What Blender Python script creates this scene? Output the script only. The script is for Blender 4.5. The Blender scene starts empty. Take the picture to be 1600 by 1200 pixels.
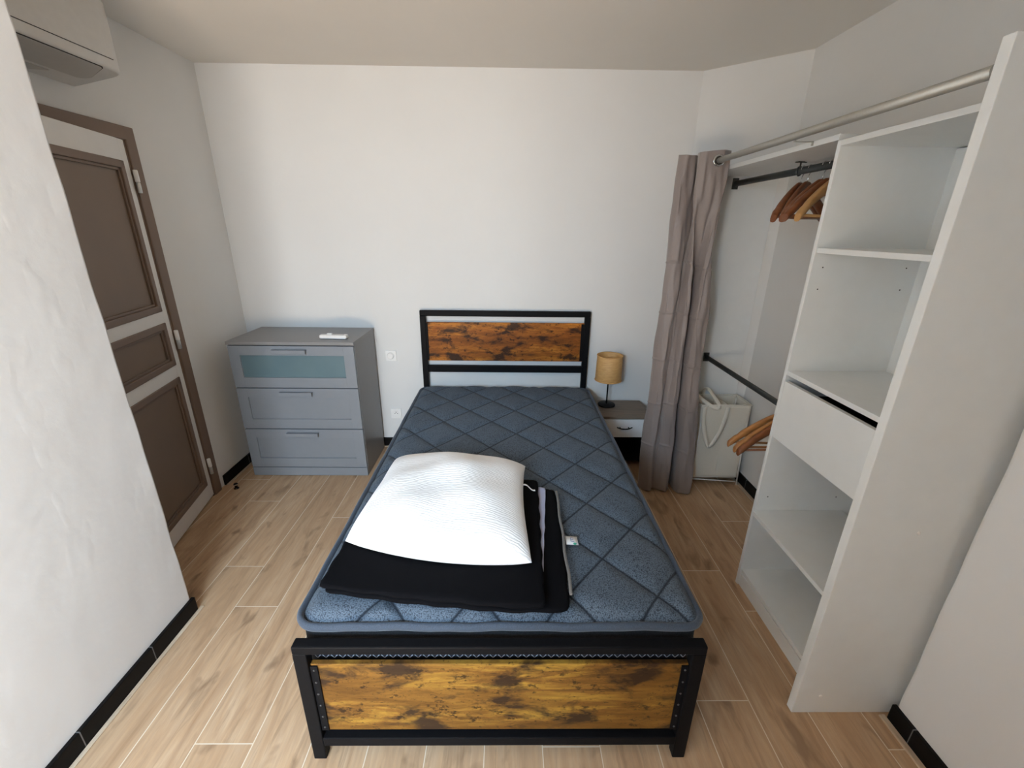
import bpy, bmesh, math, random
from mathutils import Vector, Matrix
random.seed(7)
scene = bpy.context.scene
COL = scene.collection
PI = math.pi

# ------------------------------------------------------------------ camera
cam_d = bpy.data.cameras.new('camera')
cam = bpy.data.objects.new('camera', cam_d)
COL.objects.link(cam)
cam_d.sensor_fit = 'HORIZONTAL'
cam_d.sensor_width = 36.0
cam_d.lens = 677.53 / 1600 * 36
cam_d.clip_start = 0.02
FW = Vector((0.01272486, 0.94142975, -0.33696899))
RT = Vector((0.99989299, -0.00954781, 0.01108382))
UP = RT.cross(FW)
M = Matrix((RT, UP, -FW)).transposed().to_4x4()
M.translation = Vector((0, 0, 1.6227))
cam.matrix_world = M
scene.camera = cam

# ------------------------------------------------------------------ world, daylight, exposure
world = bpy.data.worlds.new('sky')
scene.world = world
world.use_nodes = True
wn = world.node_tree.nodes
wn['Background'].inputs['Color'].default_value = (0.62, 0.76, 1.0, 1)
wn['Background'].inputs['Strength'].default_value = 1.0


def area(name, loc, target, sx, sy, power, color, spread=PI):
    l = bpy.data.lights.new(name, 'AREA')
    l.shape = 'RECTANGLE'
    l.size, l.size_y = sx, sy
    l.energy, l.color, l.spread = power, color, spread
    o = bpy.data.objects.new(name, l)
    COL.objects.link(o)
    o.location = loc
    o.rotation_euler = (Vector(target) - Vector(loc)).to_track_quat('-Z', 'Y').to_euler()
    return o


# daylight through the window behind the camera: cool sky from above, warm bounce off the street from below
WX0, WX1, WZ0, WZ1, WY = -1.30, -0.28, 0.25, 2.25, -0.80
area('sky_daylight', (-0.62, -1.78, 2.40), (-0.70, 0.6, 0.8), 2.3, 1.7, 690, (0.54, 0.765, 1.0))
area('street_bounce', (-0.60, -1.82, 0.20), (-0.35, 1.0, 2.1), 2.3, 1.2, 440, (1.0, 0.745, 0.50))

scene.view_settings.view_transform = 'Standard'
scene.view_settings.look = 'None'
scene.view_settings.exposure = 0.12
scene.view_settings.gamma = 1.0
scene.view_settings.use_curve_mapping = False
cy = scene.cycles
cy.max_bounces = 10
cy.diffuse_bounces = 8
cy.glossy_bounces = 4
cy.caustics_reflective = False
cy.caustics_refractive = False


# ------------------------------------------------------------------ material helpers
class NT:
    def __init__(s, name):
        s.m = bpy.data.materials.new(name)
        s.m.use_nodes = True
        s.t = s.m.node_tree
        s.b = s.t.nodes['Principled BSDF']
        s.tc = s.t.nodes.new('ShaderNodeTexCoord')

    def n(s, kind, **k):
        nd = s.t.nodes.new('ShaderNode' + kind)
        for a, v in k.items():
            setattr(nd, a, v)
        return nd

    def link(s, a, b):
        s.t.links.new(a, b)

    def put(s, sock, v):
        if hasattr(v, 'is_linked') or hasattr(v, 'links'):
            s.link(v, sock)
        else:
            sock.default_value = v

    def math(s, op, a, b=0.0, c=None):
        nd = s.n('Math', operation=op)
        s.put(nd.inputs[0], a)
        s.put(nd.inputs[1], b)
        if c is not None:
            s.put(nd.inputs[2], c)
        return nd.outputs[0]

    def mapping(s, scale=(1, 1, 1), loc=(0, 0, 0), rot=(0, 0, 0), src=None):
        nd = s.n('Mapping')
        s.link(src or s.tc.outputs['Object'], nd.inputs[0])
        nd.inputs['Scale'].default_value = scale
        nd.inputs['Location'].default_value = loc
        nd.inputs['Rotation'].default_value = rot
        return nd.outputs[0]

    def noise(s, vec, scale=5, detail=4, rough=.55, dist=0):
        nd = s.n('TexNoise')
        s.link(vec, nd.inputs['Vector'])
        nd.inputs['Scale'].default_value = scale
        nd.inputs['Detail'].default_value = detail
        nd.inputs['Roughness'].default_value = rough
        nd.inputs['Distortion'].default_value = dist
        return nd.outputs[0]

    def ramp(s, fac, stops, interp='LINEAR'):
        nd = s.n('ValToRGB')
        nd.color_ramp.interpolation = interp
        els = nd.color_ramp.elements
        while len(els) < len(stops):
            els.new(0.5)
        for e, (p, c) in zip(els, stops):
            e.position = p
            e.color = (c, c, c, 1) if isinstance(c, (int, float)) else (*c, 1)
        s.link(fac, nd.inputs[0])
        return nd.outputs[0]

    def mix(s, fac, a, b, mode='MIX'):
        nd = s.n('Mix', data_type='RGBA', blend_type=mode)
        s.put(nd.inputs[0], fac)
        s.put(nd.inputs[6], a if not isinstance(a, tuple) else (*a, 1))
        s.put(nd.inputs[7], b if not isinstance(b, tuple) else (*b, 1))
        return nd.outputs[2]

    def bump(s, h, strength=.3, dist=.01):
        nd = s.n('Bump')
        s.link(h, nd.inputs['Height'])
        nd.inputs['Strength'].default_value = strength
        nd.inputs['Distance'].default_value = dist
        s.link(nd.outputs[0], s.b.inputs['Normal'])

    def sep(s, src=None):
        nd = s.n('SeparateXYZ')
        s.link(src or s.tc.outputs['Object'], nd.inputs[0])
        return nd.outputs

    def done(s, color=None, rough=.6, metal=0.0, spec=None):
        if color is not None:
            s.put(s.b.inputs['Base Color'], (*color, 1) if isinstance(color, tuple) else color)
        s.put(s.b.inputs['Roughness'], rough)
        s.b.inputs['Metallic'].default_value = metal
        if spec is not None:
            s.b.inputs['Specular IOR Level'].default_value = spec
        return s.m


def paint(name, color, rough=.5, var=.04, bump=.04, scale=40, metal=0, spec=None):
    """plain paint / plastic / metal with a little mottling"""
    t = NT(name)
    f = t.noise(t.mapping(), scale, 3)
    lo = tuple(c * (1 - var) for c in color)
    hi = tuple(min(1, c * (1 + var)) for c in color)
    c = t.ramp(f, [(.3, lo), (.7, hi)])
    t.bump(f, bump, .002)
    return t.done(c, rough, metal, spec)


def plaster(name, color, lumps=.25):
    t = NT(name)
    v = t.mapping()
    a = t.noise(v, 2.2, 4, .6)
    b = t.noise(v, 38, 3, .6)
    c = t.noise(t.mapping((1, 1, .45)), 9, 2, .5)
    pits = t.ramp(c, [(.60, 0.0), (.70, 1.0)])
    col = t.ramp(a, [(.3, tuple(k * .97 for k in color)), (.7, color)])
    h = t.math('ADD', t.math('MULTIPLY', a, 1.0), t.math('ADD', t.math('MULTIPLY', b, .05), t.math('MULTIPLY', pits, .07)))
    t.bump(h, lumps, .03)
    return t.done(col, .85, spec=.2)


def rustic(name, light, mid, dark, seed):
    """rustic brown board: streaky grain along x, dark knots and patches"""
    t = NT(name)
    v = t.mapping((1.0, 1, 5.5), (seed, seed * .7, 0))
    streak = t.noise(v, 3.2, 8, .68, .6)
    fine = t.noise(t.mapping((1, 1, 14), (seed, 0, 0)), 9, 6, .7)
    patch = t.noise(t.mapping((1, 1, 2.4), (seed * 2, 0, 3)), 5.5, 5, .62, .4)
    spots = t.noise(t.mapping((1, 1, 1.6), (0, seed, 1)), 26, 4, .7)
    base = t.ramp(streak, [(.30, dark), (.46, mid), (.60, light), (.78, mid)])
    base = t.mix(t.ramp(fine, [(.35, .55), (.55, 0.0)]), base, tuple(k * .45 for k in mid))
    band = t.noise(t.mapping((.55, 1, 3.2), (seed * 3, 0, seed)), 2.6, 3, .5, .3)
    brown = t.mix(t.ramp(streak, [(.35, .25), (.65, 1.0)]), tuple(k * .38 for k in mid), mid)
    base = t.mix(t.ramp(band, [(.44, 0.0), (.60, .88)]), base, brown)
    base = t.mix(t.ramp(patch, [(.50, 0.0), (.61, .95)]), base, dark)
    speck = t.noise(t.mapping((1, 1, 2.2), (seed, 2, 1)), 60, 3, .7)
    base = t.mix(t.ramp(speck, [(.60, 0.0), (.68, .55)]), base, dark)
    base = t.mix(t.ramp(spots, [(.58, 0.0), (.66, .80)]), base, tuple(k * .6 for k in dark))
    t.bump(fine, .12, .003)
    return t.done(base, t.ramp(streak, [(.3, .55), (.7, .45)]), spec=.2)


def veneer(name, light, dark, axis='x', seed=0, rough=.5):
    t = NT(name)
    sc = {'x': (1, 9, 9), 'y': (9, 1, 9), 'z': (9, 9, 1)}[axis]
    f = t.noise(t.mapping(sc, (seed, seed, seed)), 4.5, 6, .6, .3)
    t.bump(f, .08, .002)
    return t.done(t.ramp(f, [(.32, dark), (.62, light)]), rough)


def cloth(name, color, rough=.9, weave=900, var=.12, bump=.25, sheen=.2):
    t = NT(name)
    v = t.mapping()
    f = t.noise(v, weave, 1, .5)
    g = t.noise(v, 7, 4, .6)
    c = t.mix(t.ramp(f, [(.35, 0.0), (.65, 1.0)]), tuple(k * (1 - var) for k in color), tuple(k * (1 + var) for k in color))
    h = t.math('ADD', t.math('MULTIPLY', f, .12), g)
    t.bump(h, bump, .006)
    t.b.inputs['Sheen Weight'].default_value = sheen
    return t.done(c, rough, spec=.25)


WALL = plaster('white_wall_paint', (.71, .705, .69), .16)
WALL2 = plaster('white_rough_plaster', (.71, .71, .71), .26)
CEIL = plaster('white_ceiling_paint', (.70, .68, .645), .10)


def floor_material():
    t = NT('oak_plank_floor')
    o = t.sep()
    W, L = .1925, 1.2
    u = t.math('DIVIDE', t.math('SUBTRACT', o[0], .128), W)
    col = t.math('FLOOR', u)
    j = t.math('SUBTRACT', -7.0, col)
    off = t.math('ADD', t.math('MULTIPLY', j, .247), t.math('MULTIPLY', t.math('FLOOR', t.math('DIVIDE', j, 2.0)), .31))
    v = t.math('DIVIDE', t.math('SUBTRACT', t.math('SUBTRACT', o[1], 1.52), off), L)
    row = t.math('FLOOR', v)
    cmb = t.n('CombineXYZ')
    t.link(col, cmb.inputs[0])
    t.link(row, cmb.inputs[1])
    wn_ = t.n('TexWhiteNoise', noise_dimensions='3D')
    t.link(cmb.outputs[0], wn_.inputs['Vector'])
    rnd = wn_.outputs['Value']
    fu = t.math('FRACT', u)
    fv = t.math('FRACT', v)
    eu = t.math('MULTIPLY', t.math('SUBTRACT', .5, t.math('ABSOLUTE', t.math('SUBTRACT', fu, .5))), W)
    ev = t.math('MULTIPLY', t.math('SUBTRACT', .5, t.math('ABSOLUTE', t.math('SUBTRACT', fv, .5))), L)
    gap = t.math('LESS_THAN', t.math('MINIMUM', eu, ev), .0017)
    sh = t.n('CombineXYZ')
    t.link(t.math('MULTIPLY', rnd, 40), sh.inputs[2])
    t.link(t.math('MULTIPLY', rnd, 17), sh.inputs[1])
    add = t.n('VectorMath', operation='ADD')
    t.link(t.tc.outputs['Object'], add.inputs[0])
    t.link(sh.outputs[0], add.inputs[1])
    p = add.outputs[0]
    g1 = t.noise(t.mapping((6, .8, 1), src=p), 3.0, 7, .62, .9)
    g2 = t.noise(t.mapping((26, 1.6, 1), src=p), 4, 4, .6)
    kn = t.noise(t.mapping((3.2, 1.3, 1), src=p), 3.6, 3, .5, .5)
    c = t.ramp(g1, [(.28, (.37, .220, .122)), (.5, (.52, .340, .200)), (.72, (.60, .425, .275))])
    c = t.mix(t.ramp(g2, [(.40, .38), (.60, 0.0)]), c, (.38, .26, .17))
    c = t.mix(t.ramp(kn, [(.60, 0.0), (.72, .80)]), c, (.19, .112, .064))
    st = t.noise(t.mapping((14, .9, 1), src=p), 2.6, 5, .6, 1.2)
    c = t.mix(t.ramp(st, [(.57, 0.0), (.64, .40), (.70, .05)]), c, (.24, .150, .088))
    c = t.mix(t.math('MULTIPLY', rnd, .28), c, (.40, .255, .145))
    c = t.mix(gap, c, (.70, .60, .47))
    t.bump(t.math('SUBTRACT', t.math('MULTIPLY', g2, .25), t.math('MULTIPLY', gap, .6)), .12, .003)
    return t.done(c, .52, spec=.35)


FLOOR = floor_material()


def baseboard_material(axis):
    t = NT('black_skirting_tile_' + axis)
    o = t.sep()['xyz'.index(axis)]
    fr = t.math('FRACT', t.math('DIVIDE', t.math('ADD', o, 20.0 - .891 + .152), .304))
    line = t.math('LESS_THAN', t.math('ABSOLUTE', t.math('SUBTRACT', fr, .5)), .006)
    n = t.noise(t.mapping(), 30)
    c = t.mix(line, t.ramp(n, [(.3, (.004, .0036, .0036)), (.7, (.007, .006, .006))]), (.16, .16, .16))
    return t.done(c, .45, spec=.12)


BASE_Y = baseboard_material('y')
BASE_X = baseboard_material('x')
BEAD = veneer('oak_floor_bead', (.62, .50, .37), (.45, .33, .22), 'y', 3)
BLACK = paint('black_powder_coated_steel', (.006, .006, .007), .5, .1, .05, 120, 0, .08)
BLACKMATTE = paint('matt_black_metal', (.006, .006, .006), .55, .1, .04, 40, 0, .2)
DARKVOID = paint('black_lacquered_board', (.006, .0055, .0055), .6, .1, .04, 40, 0, .1)
WHITE_BOARD = paint('white_melamine', (.74, .755, .75), .42, .015, .02, 15)
WHITE_PLAST = paint('white_plastic', (.80, .79, .77), .38, .02)
AC_WHITE = paint('white_air_conditioner_plastic', (.60, .585, .56), .5, .02)
AC_UNDER = paint('grey_air_conditioner_flap', (.46, .44, .41), .5, .02)
SEAM = paint('dark_seam', (.03, .026, .024), .8)
TAUPE = paint('taupe_door_paint', (.185, .128, .088), .5, .03, .03, 8)
TAUPE_D = paint('taupe_moulding_paint', (.175, .118, .084), .5, .03, .03, 8)
DOORWHITE = paint('white_door_paint', (.72, .70, .67), .45, .02, .03, 10)
STEEL = paint('brushed_steel', (.55, .55, .53), .32, .05, .03, 200, 1.0)
ROD_STEEL = paint('satin_steel_rod', (.46, .455, .42), .48, .04, .02, 200, .7)
BOLT = paint('dark_zinc_bolt', (.10, .10, .10), .4, .05, .02, 50, .6)
CHROME = paint('chrome', (.72, .72, .72), .12, .02, .0, 50, 1.0)
ANTHRACITE = paint('anthracite_rail', (.05, .055, .055), .38, .08, .03, 60, .4)
GREY_DRAWER = paint('grey_chest_lacquer', (.205, .222, .246), .40, .02, .02, 20)
GREY_TOP = paint('grey_chest_top_lacquer', (.215, .212, .212), .40, .02, .02, 20)
WALNUT = veneer('grey_walnut_veneer', (.20, .155, .115), (.115, .088, .066), 'x', 2)
NIGHT_WHITE = paint('white_drawer_front', (.76, .77, .78), .4, .02)
RUSTIC_HEAD = rustic('rustic_brown_board_head', (.52, .185, .022), (.30, .090, .013), (.030, .012, .006), 1.3)
RUSTIC_FOOT = rustic('rustic_brown_board_foot', (.40, .225, .036), (.20, .090, .018), (.030, .016, .009), 4.1)
DARKHANG = veneer('dark_stained_hanger_wood', (.24, .085, .030), (.15, .050, .018), 'x', 1, .35)
LIGHTHANG = veneer('light_hanger_wood', (.52, .30, .12), (.42, .23, .085), 'x', 1, .38)
MIDHANG = veneer('honey_hanger_wood', (.42, .19, .06), (.30, .125, .038), 'x', 4, .36)
CANVAS = cloth('beige_canvas', (.72, .68, .59), .9, 700, .08, .35)
CANVAS_L = cloth('pale_canvas_webbing', (.76, .72, .63), .9, 500, .08, .25)
BLACKCLOTH = cloth('black_cotton', (.0032, .0032, .0042), .9, 900, .2, .5, 0.0)
BLACKCLOTH.node_tree.nodes['Principled BSDF'].inputs['Specular IOR Level'].default_value = .08
LAVENDER = cloth('lavender_grey_lining', (.38, .40, .55), .8, 400, .06, .5)
GREYPIPE = cloth('grey_piping', (.15, .14, .13), .9, 400, .08, .4)
TAPE = cloth('navy_edge_tape', (.045, .060, .085), .85, 600, .25, .35)
SIDEBLK = cloth('black_spacer_mesh', (.007, .008, .010), .9, 350, .5, .4, .05)
GREEN = paint('green_print', (.05, .42, .30), .6)
BLUEINK = paint('blue_print', (.12, .20, .40), .6)
LABELW = cloth('white_label_cloth', (.80, .80, .80), .8, 500, .04, .1)


def curtain_material():
    t = NT('taupe_satin_curtain')
    o = t.sep()
    g = t.noise(t.mapping((1, 1, .35)), 9, 4, .6)
    w = t.noise(t.mapping((1, 1, .6), rot=(.5, .3, .2)), 16, 2, .5, 1.5)
    f = t.noise(t.mapping(), 800, 1)
    c = t.ramp(g, [(.3, (.23, .190, .178)), (.7, (.265, .222, .208))])
    t.bump(t.math('ADD', t.math('MULTIPLY', w, .7), t.math('ADD', g, t.math('MULTIPLY', f, .02))), .35, .012)
    t.b.inputs['Sheen Weight'].default_value = .25
    return t.done(c, .52, spec=.45)


CURTAIN = curtain_material()


def mattress_material():
    t = NT('blue_grey_knit')
    v = t.mapping((1, 1.15, 1))
    vo = t.n('TexVoronoi')
    t.link(v, vo.inputs['Vector'])
    vo.inputs['Scale'].default_value = 270
    d = vo.outputs['Distance']
    n = t.noise(t.mapping(), 260, 2)
    f = t.math('ADD', t.math('MULTIPLY', d, .75), t.math('MULTIPLY', n, .5))
    # dark stitching plus groove shade painted into the colour along the diamond lines
    o = t.sep()
    ox, oy = t.math('DIVIDE', t.math('ADD', o[0], -.011), .285), t.math('DIVIDE', t.math('ADD', o[1], 1.986), .326)
    P0, Q0 = .056 / .285 + 2.855 / .326, .056 / .285 - 2.855 / .326
    dist = []
    for op, c0 in (('ADD', P0), ('SUBTRACT', Q0)):
        fr = t.math('FRACT', t.math('ADD', t.math('SUBTRACT', t.math(op, ox, oy), c0), 100.5))
        dist.append(t.math('ABSOLUTE', t.math('SUBTRACT', fr, .5)))
    stitch_shade = t.ramp(t.math('MULTIPLY', t.math('MINIMUM', dist[0], dist[1]), .2146 * 100), [(.15, 1.0), (.60, 0.0)])
    c = t.ramp(f, [(.34, (.118, .155, .200)), (.62, (.088, .116, .152)), (.86, (.030, .040, .055))])
    c = t.mix(t.math('MULTIPLY', stitch_shade, .85), c, (.010, .013, .020))
    t.bump(t.math('SUBTRACT', 1.0, f), .5, .003)
    t.b.inputs['Sheen Weight'].default_value = .08
    return t.done(c, .9, spec=.15)


KNIT = mattress_material()


def stitch_material():
    t = NT('black_band_with_white_cross_stitch')
    o = t.sep()
    # crosses repeat along x, height band in z
    fx = t.math('FRACT', t.math('DIVIDE', t.math('ADD', o[0], 9.0), .0255))
    fz = t.math('DIVIDE', o[2], .032)
    a = t.math('ABSOLUTE', t.math('SUBTRACT', fx, t.math('ADD', fz, .0)))
    b = t.math('ABSOLUTE', t.math('SUBTRACT', t.math('SUBTRACT', 1.0, fx), fz))
    m = t.math('LESS_THAN', t.math('MINIMUM', a, b), .075)
    n = t.noise(t.mapping(), 300, 2)
    c = t.mix(m, t.ramp(n, [(.3, (.012, .016, .028)), (.7, (.022, .03, .05))]), (.62, .68, .78))
    return t.done(c, .85)


STITCH = stitch_material()


def pillow_material():
    t = NT('white_quilted_knit')
    v = t.mapping((1, 2.2, 1), rot=(0, 0, .45))
    wv = t.n('TexWave', wave_type='BANDS', bands_direction='Y')
    t.link(v, wv.inputs['Vector'])
    wv.inputs['Scale'].default_value = 16
    wv.inputs['Distortion'].default_value = 5.5
    wv.inputs['Detail'].default_value = 2
    wv.inputs['Detail Scale'].default_value = 1.6
    n = t.noise(t.mapping(), 5, 3)
    t.bump(t.math('ADD', t.math('MULTIPLY', wv.outputs['Fac'], .30), t.math('MULTIPLY', n, 1.2)), .30, .009)
    t.b.inputs['Sheen Weight'].default_value = .2
    return t.done(t.ramp(n, [(.3, (.86, .86, .87)), (.7, (.90, .90, .90))]), .85, spec=.2)


PILLOW = pillow_material()


def rattan_material():
    t = NT('woven_rattan')
    o = t.sep()
    ang = t.math('ARCTAN2', o[1], o[0])
    fz = t.math('FRACT', t.math('MULTIPLY', o[2], 190))
    fa = t.math('FRACT', t.math('MULTIPLY', ang, 24))
    h = t.math('ABSOLUTE', t.math('SUBTRACT', fz, .5))
    k = t.math('ABSOLUTE', t.math('SUBTRACT', fa, .5))
    n = t.noise(t.mapping((1, 1, 5)), 24, 4, .6)
    s = t.math('ADD', t.math('MULTIPLY', h, .6), t.math('MULTIPLY', k, .25))
    c = t.mix(t.math('MULTIPLY', s, 1.0), t.ramp(n, [(.3, (.58, .31, .105)), (.7, (.76, .47, .19))]), (.40, .20, .06))
    t.bump(s, .35, .003)
    return t.done(c, .6)


RATTAN = rattan_material()


def frosted():
    t = NT('frosted_glass_green')
    n = t.noise(t.mapping((1, 1, 1)), 6, 2)
    return t.done(t.ramp(n, [(.3, (.100, .160, .185)), (.7, (.118, .180, .200))]), .33, spec=.6)


FROST = frosted()
t_ = NT('window_glass')
GLASS = t_.m
_tr, _gl, _mx = t_.n('BsdfTransparent'), t_.n('BsdfGlossy'), t_.n('MixShader')
_tr.inputs[0].default_value = (.97, .98, .98, 1)
_gl.inputs['Roughness'].default_value = .02
_mx.inputs[0].default_value = .07
t_.link(_tr.outputs[0], _mx.inputs[1])
t_.link(_gl.outputs[0], _mx.inputs[2])
t_.link(_mx.outputs[0], t_.t.nodes['Material Output'].inputs['Surface'])


# ------------------------------------------------------------------ geometry helpers (all coordinates are world metres)
def BM():
    return bmesh.new()


def box(bm, a, b, bev=0.0, seg=2, mi=0):
    lo = [min(a[i], b[i]) for i in range(3)]
    hi = [max(a[i], b[i]) for i in range(3)]
    vs = [bm.verts.new((x, y, z)) for x in (lo[0], hi[0]) for y in (lo[1], hi[1]) for z in (lo[2], hi[2])]
    fs = []
    for f in ((0, 1, 3, 2), (4, 6, 7, 5), (0, 4, 5, 1), (2, 3, 7, 6), (0, 2, 6, 4), (1, 5, 7, 3)):
        fc = bm.faces.new([vs[i] for i in f])
        fc.material_index = mi
        fs.append(fc)
    if bev > 0:
        es = list({e for f in fs for e in f.edges})
        r = bmesh.ops.bevel(bm, geom=es, offset=bev, segments=seg, profile=.5, affect='EDGES')
        for f in r['faces']:
            f.material_index = mi
    return bm


def prism(bm, pts, d, mi=0):
    """polygon pts (3D) extruded by vector d"""
    a = [bm.verts.new(p) for p in pts]
    b = [bm.verts.new(Vector(p) + Vector(d)) for p in pts]
    n = len(pts)
    fs = [bm.faces.new(a[::-1]), bm.faces.new(b)]
    for i in range(n):
        fs.append(bm.faces.new((a[i], a[(i + 1) % n], b[(i + 1) % n], b[i])))
    for f in fs:
        f.material_index = mi
    return bm


def tube(bm, pts, r, seg=10, closed=False, ell=None, mi=0):
    """round tube along points; r number or list; ell = (scale side, scale up)"""
    P = [Vector(p) for p in pts]
    n = len(P)
    rings = []
    prev = None
    for i, p in enumerate(P):
        if closed:
            d = P[(i + 1) % n] - P[i - 1]
        else:
            d = P[min(i + 1, n - 1)] - P[max(i - 1, 0)]
        d.normalize()
        ref = Vector((0, 0, 1)) if abs(d.z) < .95 else Vector((0, 1, 0))
        if prev is not None and abs(d.z) >= .5:
            ref = prev
        s = d.cross(ref).normalized()
        u = s.cross(d).normalized()
        prev = u
        rr = r[i] if isinstance(r, (list, tuple)) else r
        ex, ey = ell or (1, 1)
        rings.append([bm.verts.new(p + s * math.cos(2 * PI * k / seg) * rr * ex + u * math.sin(2 * PI * k / seg) * rr * ey) for k in range(seg)])
    m = n if closed else n - 1
    for i in range(m):
        A, B = rings[i], rings[(i + 1) % n]
        for k in range(seg):
            f = bm.faces.new((A[k], A[(k + 1) % seg], B[(k + 1) % seg], B[k]))
            f.smooth = True
            f.material_index = mi
    if not closed:
        bm.faces.new(rings[0][::-1]).material_index = mi
        bm.faces.new(rings[-1]).material_index = mi
    return bm


def lathe(bm, prof, c, seg=48, axis='z', cap=True, mi=0):
    rings = []
    for (r, h) in prof:
        ring = []
        for k in range(seg):
            a = 2 * PI * k / seg
            x, y = r * math.cos(a), r * math.sin(a)
            p = {'z': (x, y, h), 'y': (x, h, y), 'x': (h, x, y)}[axis]
            ring.append(bm.verts.new(Vector(c) + Vector(p)))
        rings.append(ring)
    for A, B in zip(rings, rings[1:]):
        for k in range(seg):
            f = bm.faces.new((A[k], A[(k + 1) % seg], B[(k + 1) % seg], B[k]))
            f.smooth = True
            f.material_index = mi
    if cap:
        bm.faces.new(rings[0][::-1]).material_index = mi
        bm.faces.new(rings[-1]).material_index = mi
    return bm


def catmull(pts, per=8, closed=False):
    P = [Vector(p) for p in pts]
    n = len(P)
    out = []
    for i in range(n if closed else n - 1):
        g = lambda j: P[j % n] if closed else P[max(0, min(n - 1, j))]
        p0, p1, p2, p3 = g(i - 1), g(i), g(i + 1), g(i + 2)
        for k in range(per):
            t = k / per
            out.append(.5 * ((2 * p1) + (p2 - p0) * t + (2 * p0 - 5 * p1 + 4 * p2 - p3) * t * t + (3 * p1 - p0 - 3 * p2 + p3) * t ** 3))
    if not closed:
        out.append(P[-1])
    return out


def sheet(bm, rows, mi=0):
    """grid of points -> smooth quads"""
    V = [[bm.verts.new(p) for p in r] for r in rows]
    for A, B in zip(V, V[1:]):
        for k in range(len(A) - 1):
            f = bm.faces.new((A[k], A[k + 1], B[k + 1], B[k]))
            f.smooth = True
            f.material_index = mi
    return V


ROOT = {}


def obj(name, bm, mat, parent=None, smooth=False, mods=None):
    """link the bmesh (world coordinates) as ONE mesh object, stored relative to its root's base"""
    org = Vector((0, 0, 0)) if parent is None else ROOT[parent.name]
    if bm.faces and org.length:
        bmesh.ops.translate(bm, verts=bm.verts, vec=-org)
    bmesh.ops.recalc_face_normals(bm, faces=bm.faces)
    me = bpy.data.meshes.new(name)
    bm.to_mesh(me)
    bm.free()
    for m in (mat if isinstance(mat, (list, tuple)) else [mat]):
        me.materials.append(m)
    if smooth:
        for p in me.polygons:
            p.use_smooth = True
    o = bpy.data.objects.new(name, me)
    COL.objects.link(o)
    if parent is not None:
        o.parent = parent
    ROOT[o.name] = org
    return o


def solid(o, th, offset=0):
    m = o.modifiers.new('thickness', 'SOLIDIFY')
    m.thickness = th
    m.offset = offset
    return o


def tag(o, label, cat, group=None, kind=None):
    o['label'] = label
    o['category'] = cat
    if group:
        o['group'] = group
    if kind:
        o['kind'] = kind
    return o


def thing(name, loc, label, cat, group=None):
    o = bpy.data.objects.new(name, None)
    o.empty_display_size = .05
    COL.objects.link(o)
    o.location = loc
    ROOT[o.name] = Vector(loc)
    return tag(o, label, cat, group)


def struct(name, bm, mat, parent=None, **k):
    o = obj(name, bm, mat, parent, **k)
    if parent is None:
        o['kind'] = 'structure'
    return o


# ================================================================== THE ROOM
XL, XR, YB, ZC = -1.865, 1.605, 3.075, 2.528
CX, CYW = 1.172, 2.712                        # diagonal wall runs from (CX, YB) to (XR, CYW)
NLX, NLY = -1.388, 1.50                      # thick wall on the left, near the camera
NRX, NRY = 1.372, 1.035                      # thick wall on the right, near the camera

bm = BM(); box(bm, (-2.1, -1.3, -.06), (1.9, 3.3, 0)); struct('floor', bm, FLOOR)
bm = BM(); box(bm, (-2.1, -1.3, ZC), (1.9, 3.3, ZC + .1)); struct('ceiling', bm, CEIL)
bm = BM(); box(bm, (-2.0, YB, 0), (CX + .12, YB + .1, ZC)); struct('wall_back', bm, WALL)
bm = BM()
prism(bm, [(CX, YB, 0), (XR, CYW, 0), (XR + .12, CYW + .02, 0), (CX + .1, YB + .12, 0)], (0, 0, ZC)); struct('wall_diagonal', bm, WALL)
bm = BM(); box(bm, (XR, NRY - .02, 0), (XR + .1, CYW, ZC)); struct('wall_right', bm, WALL)
bm = BM(); box(bm, (XL - .1, NLY - .02, 0), (XL, YB, ZC)); struct('wall_left', bm, WALL)


def rough_block(x0, x1, y0, y1, sx, name):
    """thick plastered wall whose free corner is slightly wavy and rounded"""
    bm = BM()
    N = 60
    rnd = random.Random(5 if sx > 0 else 9)
    ph = [rnd.uniform(0, 6.28) for _ in range(6)]
    rows = []
    for i in range(N + 1):
        z = ZC * i / N
        w = .0012 * math.sin(5 * z + ph[0]) + .0012 * math.sin(13 * z + ph[1]) + .0012 * math.sin(31 * z + ph[2])
        w2 = .0015 * math.sin(4 * z + ph[3]) + .0015 * math.sin(17 * z + ph[4])
        xf = (x1 if sx > 0 else x0) + w * .6
        xb = x0 if sx > 0 else x1
        yc = y1 + w2
        r = .012
        xs0 = x1 if sx > 0 else x0
        pts = [(xs0, y0, z), (xs0, y1 - .06, z)]
        for k in range(5):
            a = k / 4 * PI / 2
            pts.append((xf - sx * r * (1 - math.cos(a)), yc - r + r * math.sin(a), z))
        pts.append((xb, yc, z))
        rows.append(pts)
    sheet(bm, rows)
    bm.faces.ensure_lookup_table()
    for f in bm.faces:
        xs = [v.co.y for v in f.verts]
        f.smooth = max(xs) - min(xs) < .02 and min(v.co.y for v in f.verts) > y1 - .03 and max(xs) - min(xs) > 1e-4
    return bm


struct('wall_left_front', rough_block(-1.95, NLX, -1.3, NLY, 1, 'l'), WALL2)
struct('wall_right_front', rough_block(NRX, 1.75, -1.3, NRY, -1, 'r'), WALL2)

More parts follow.
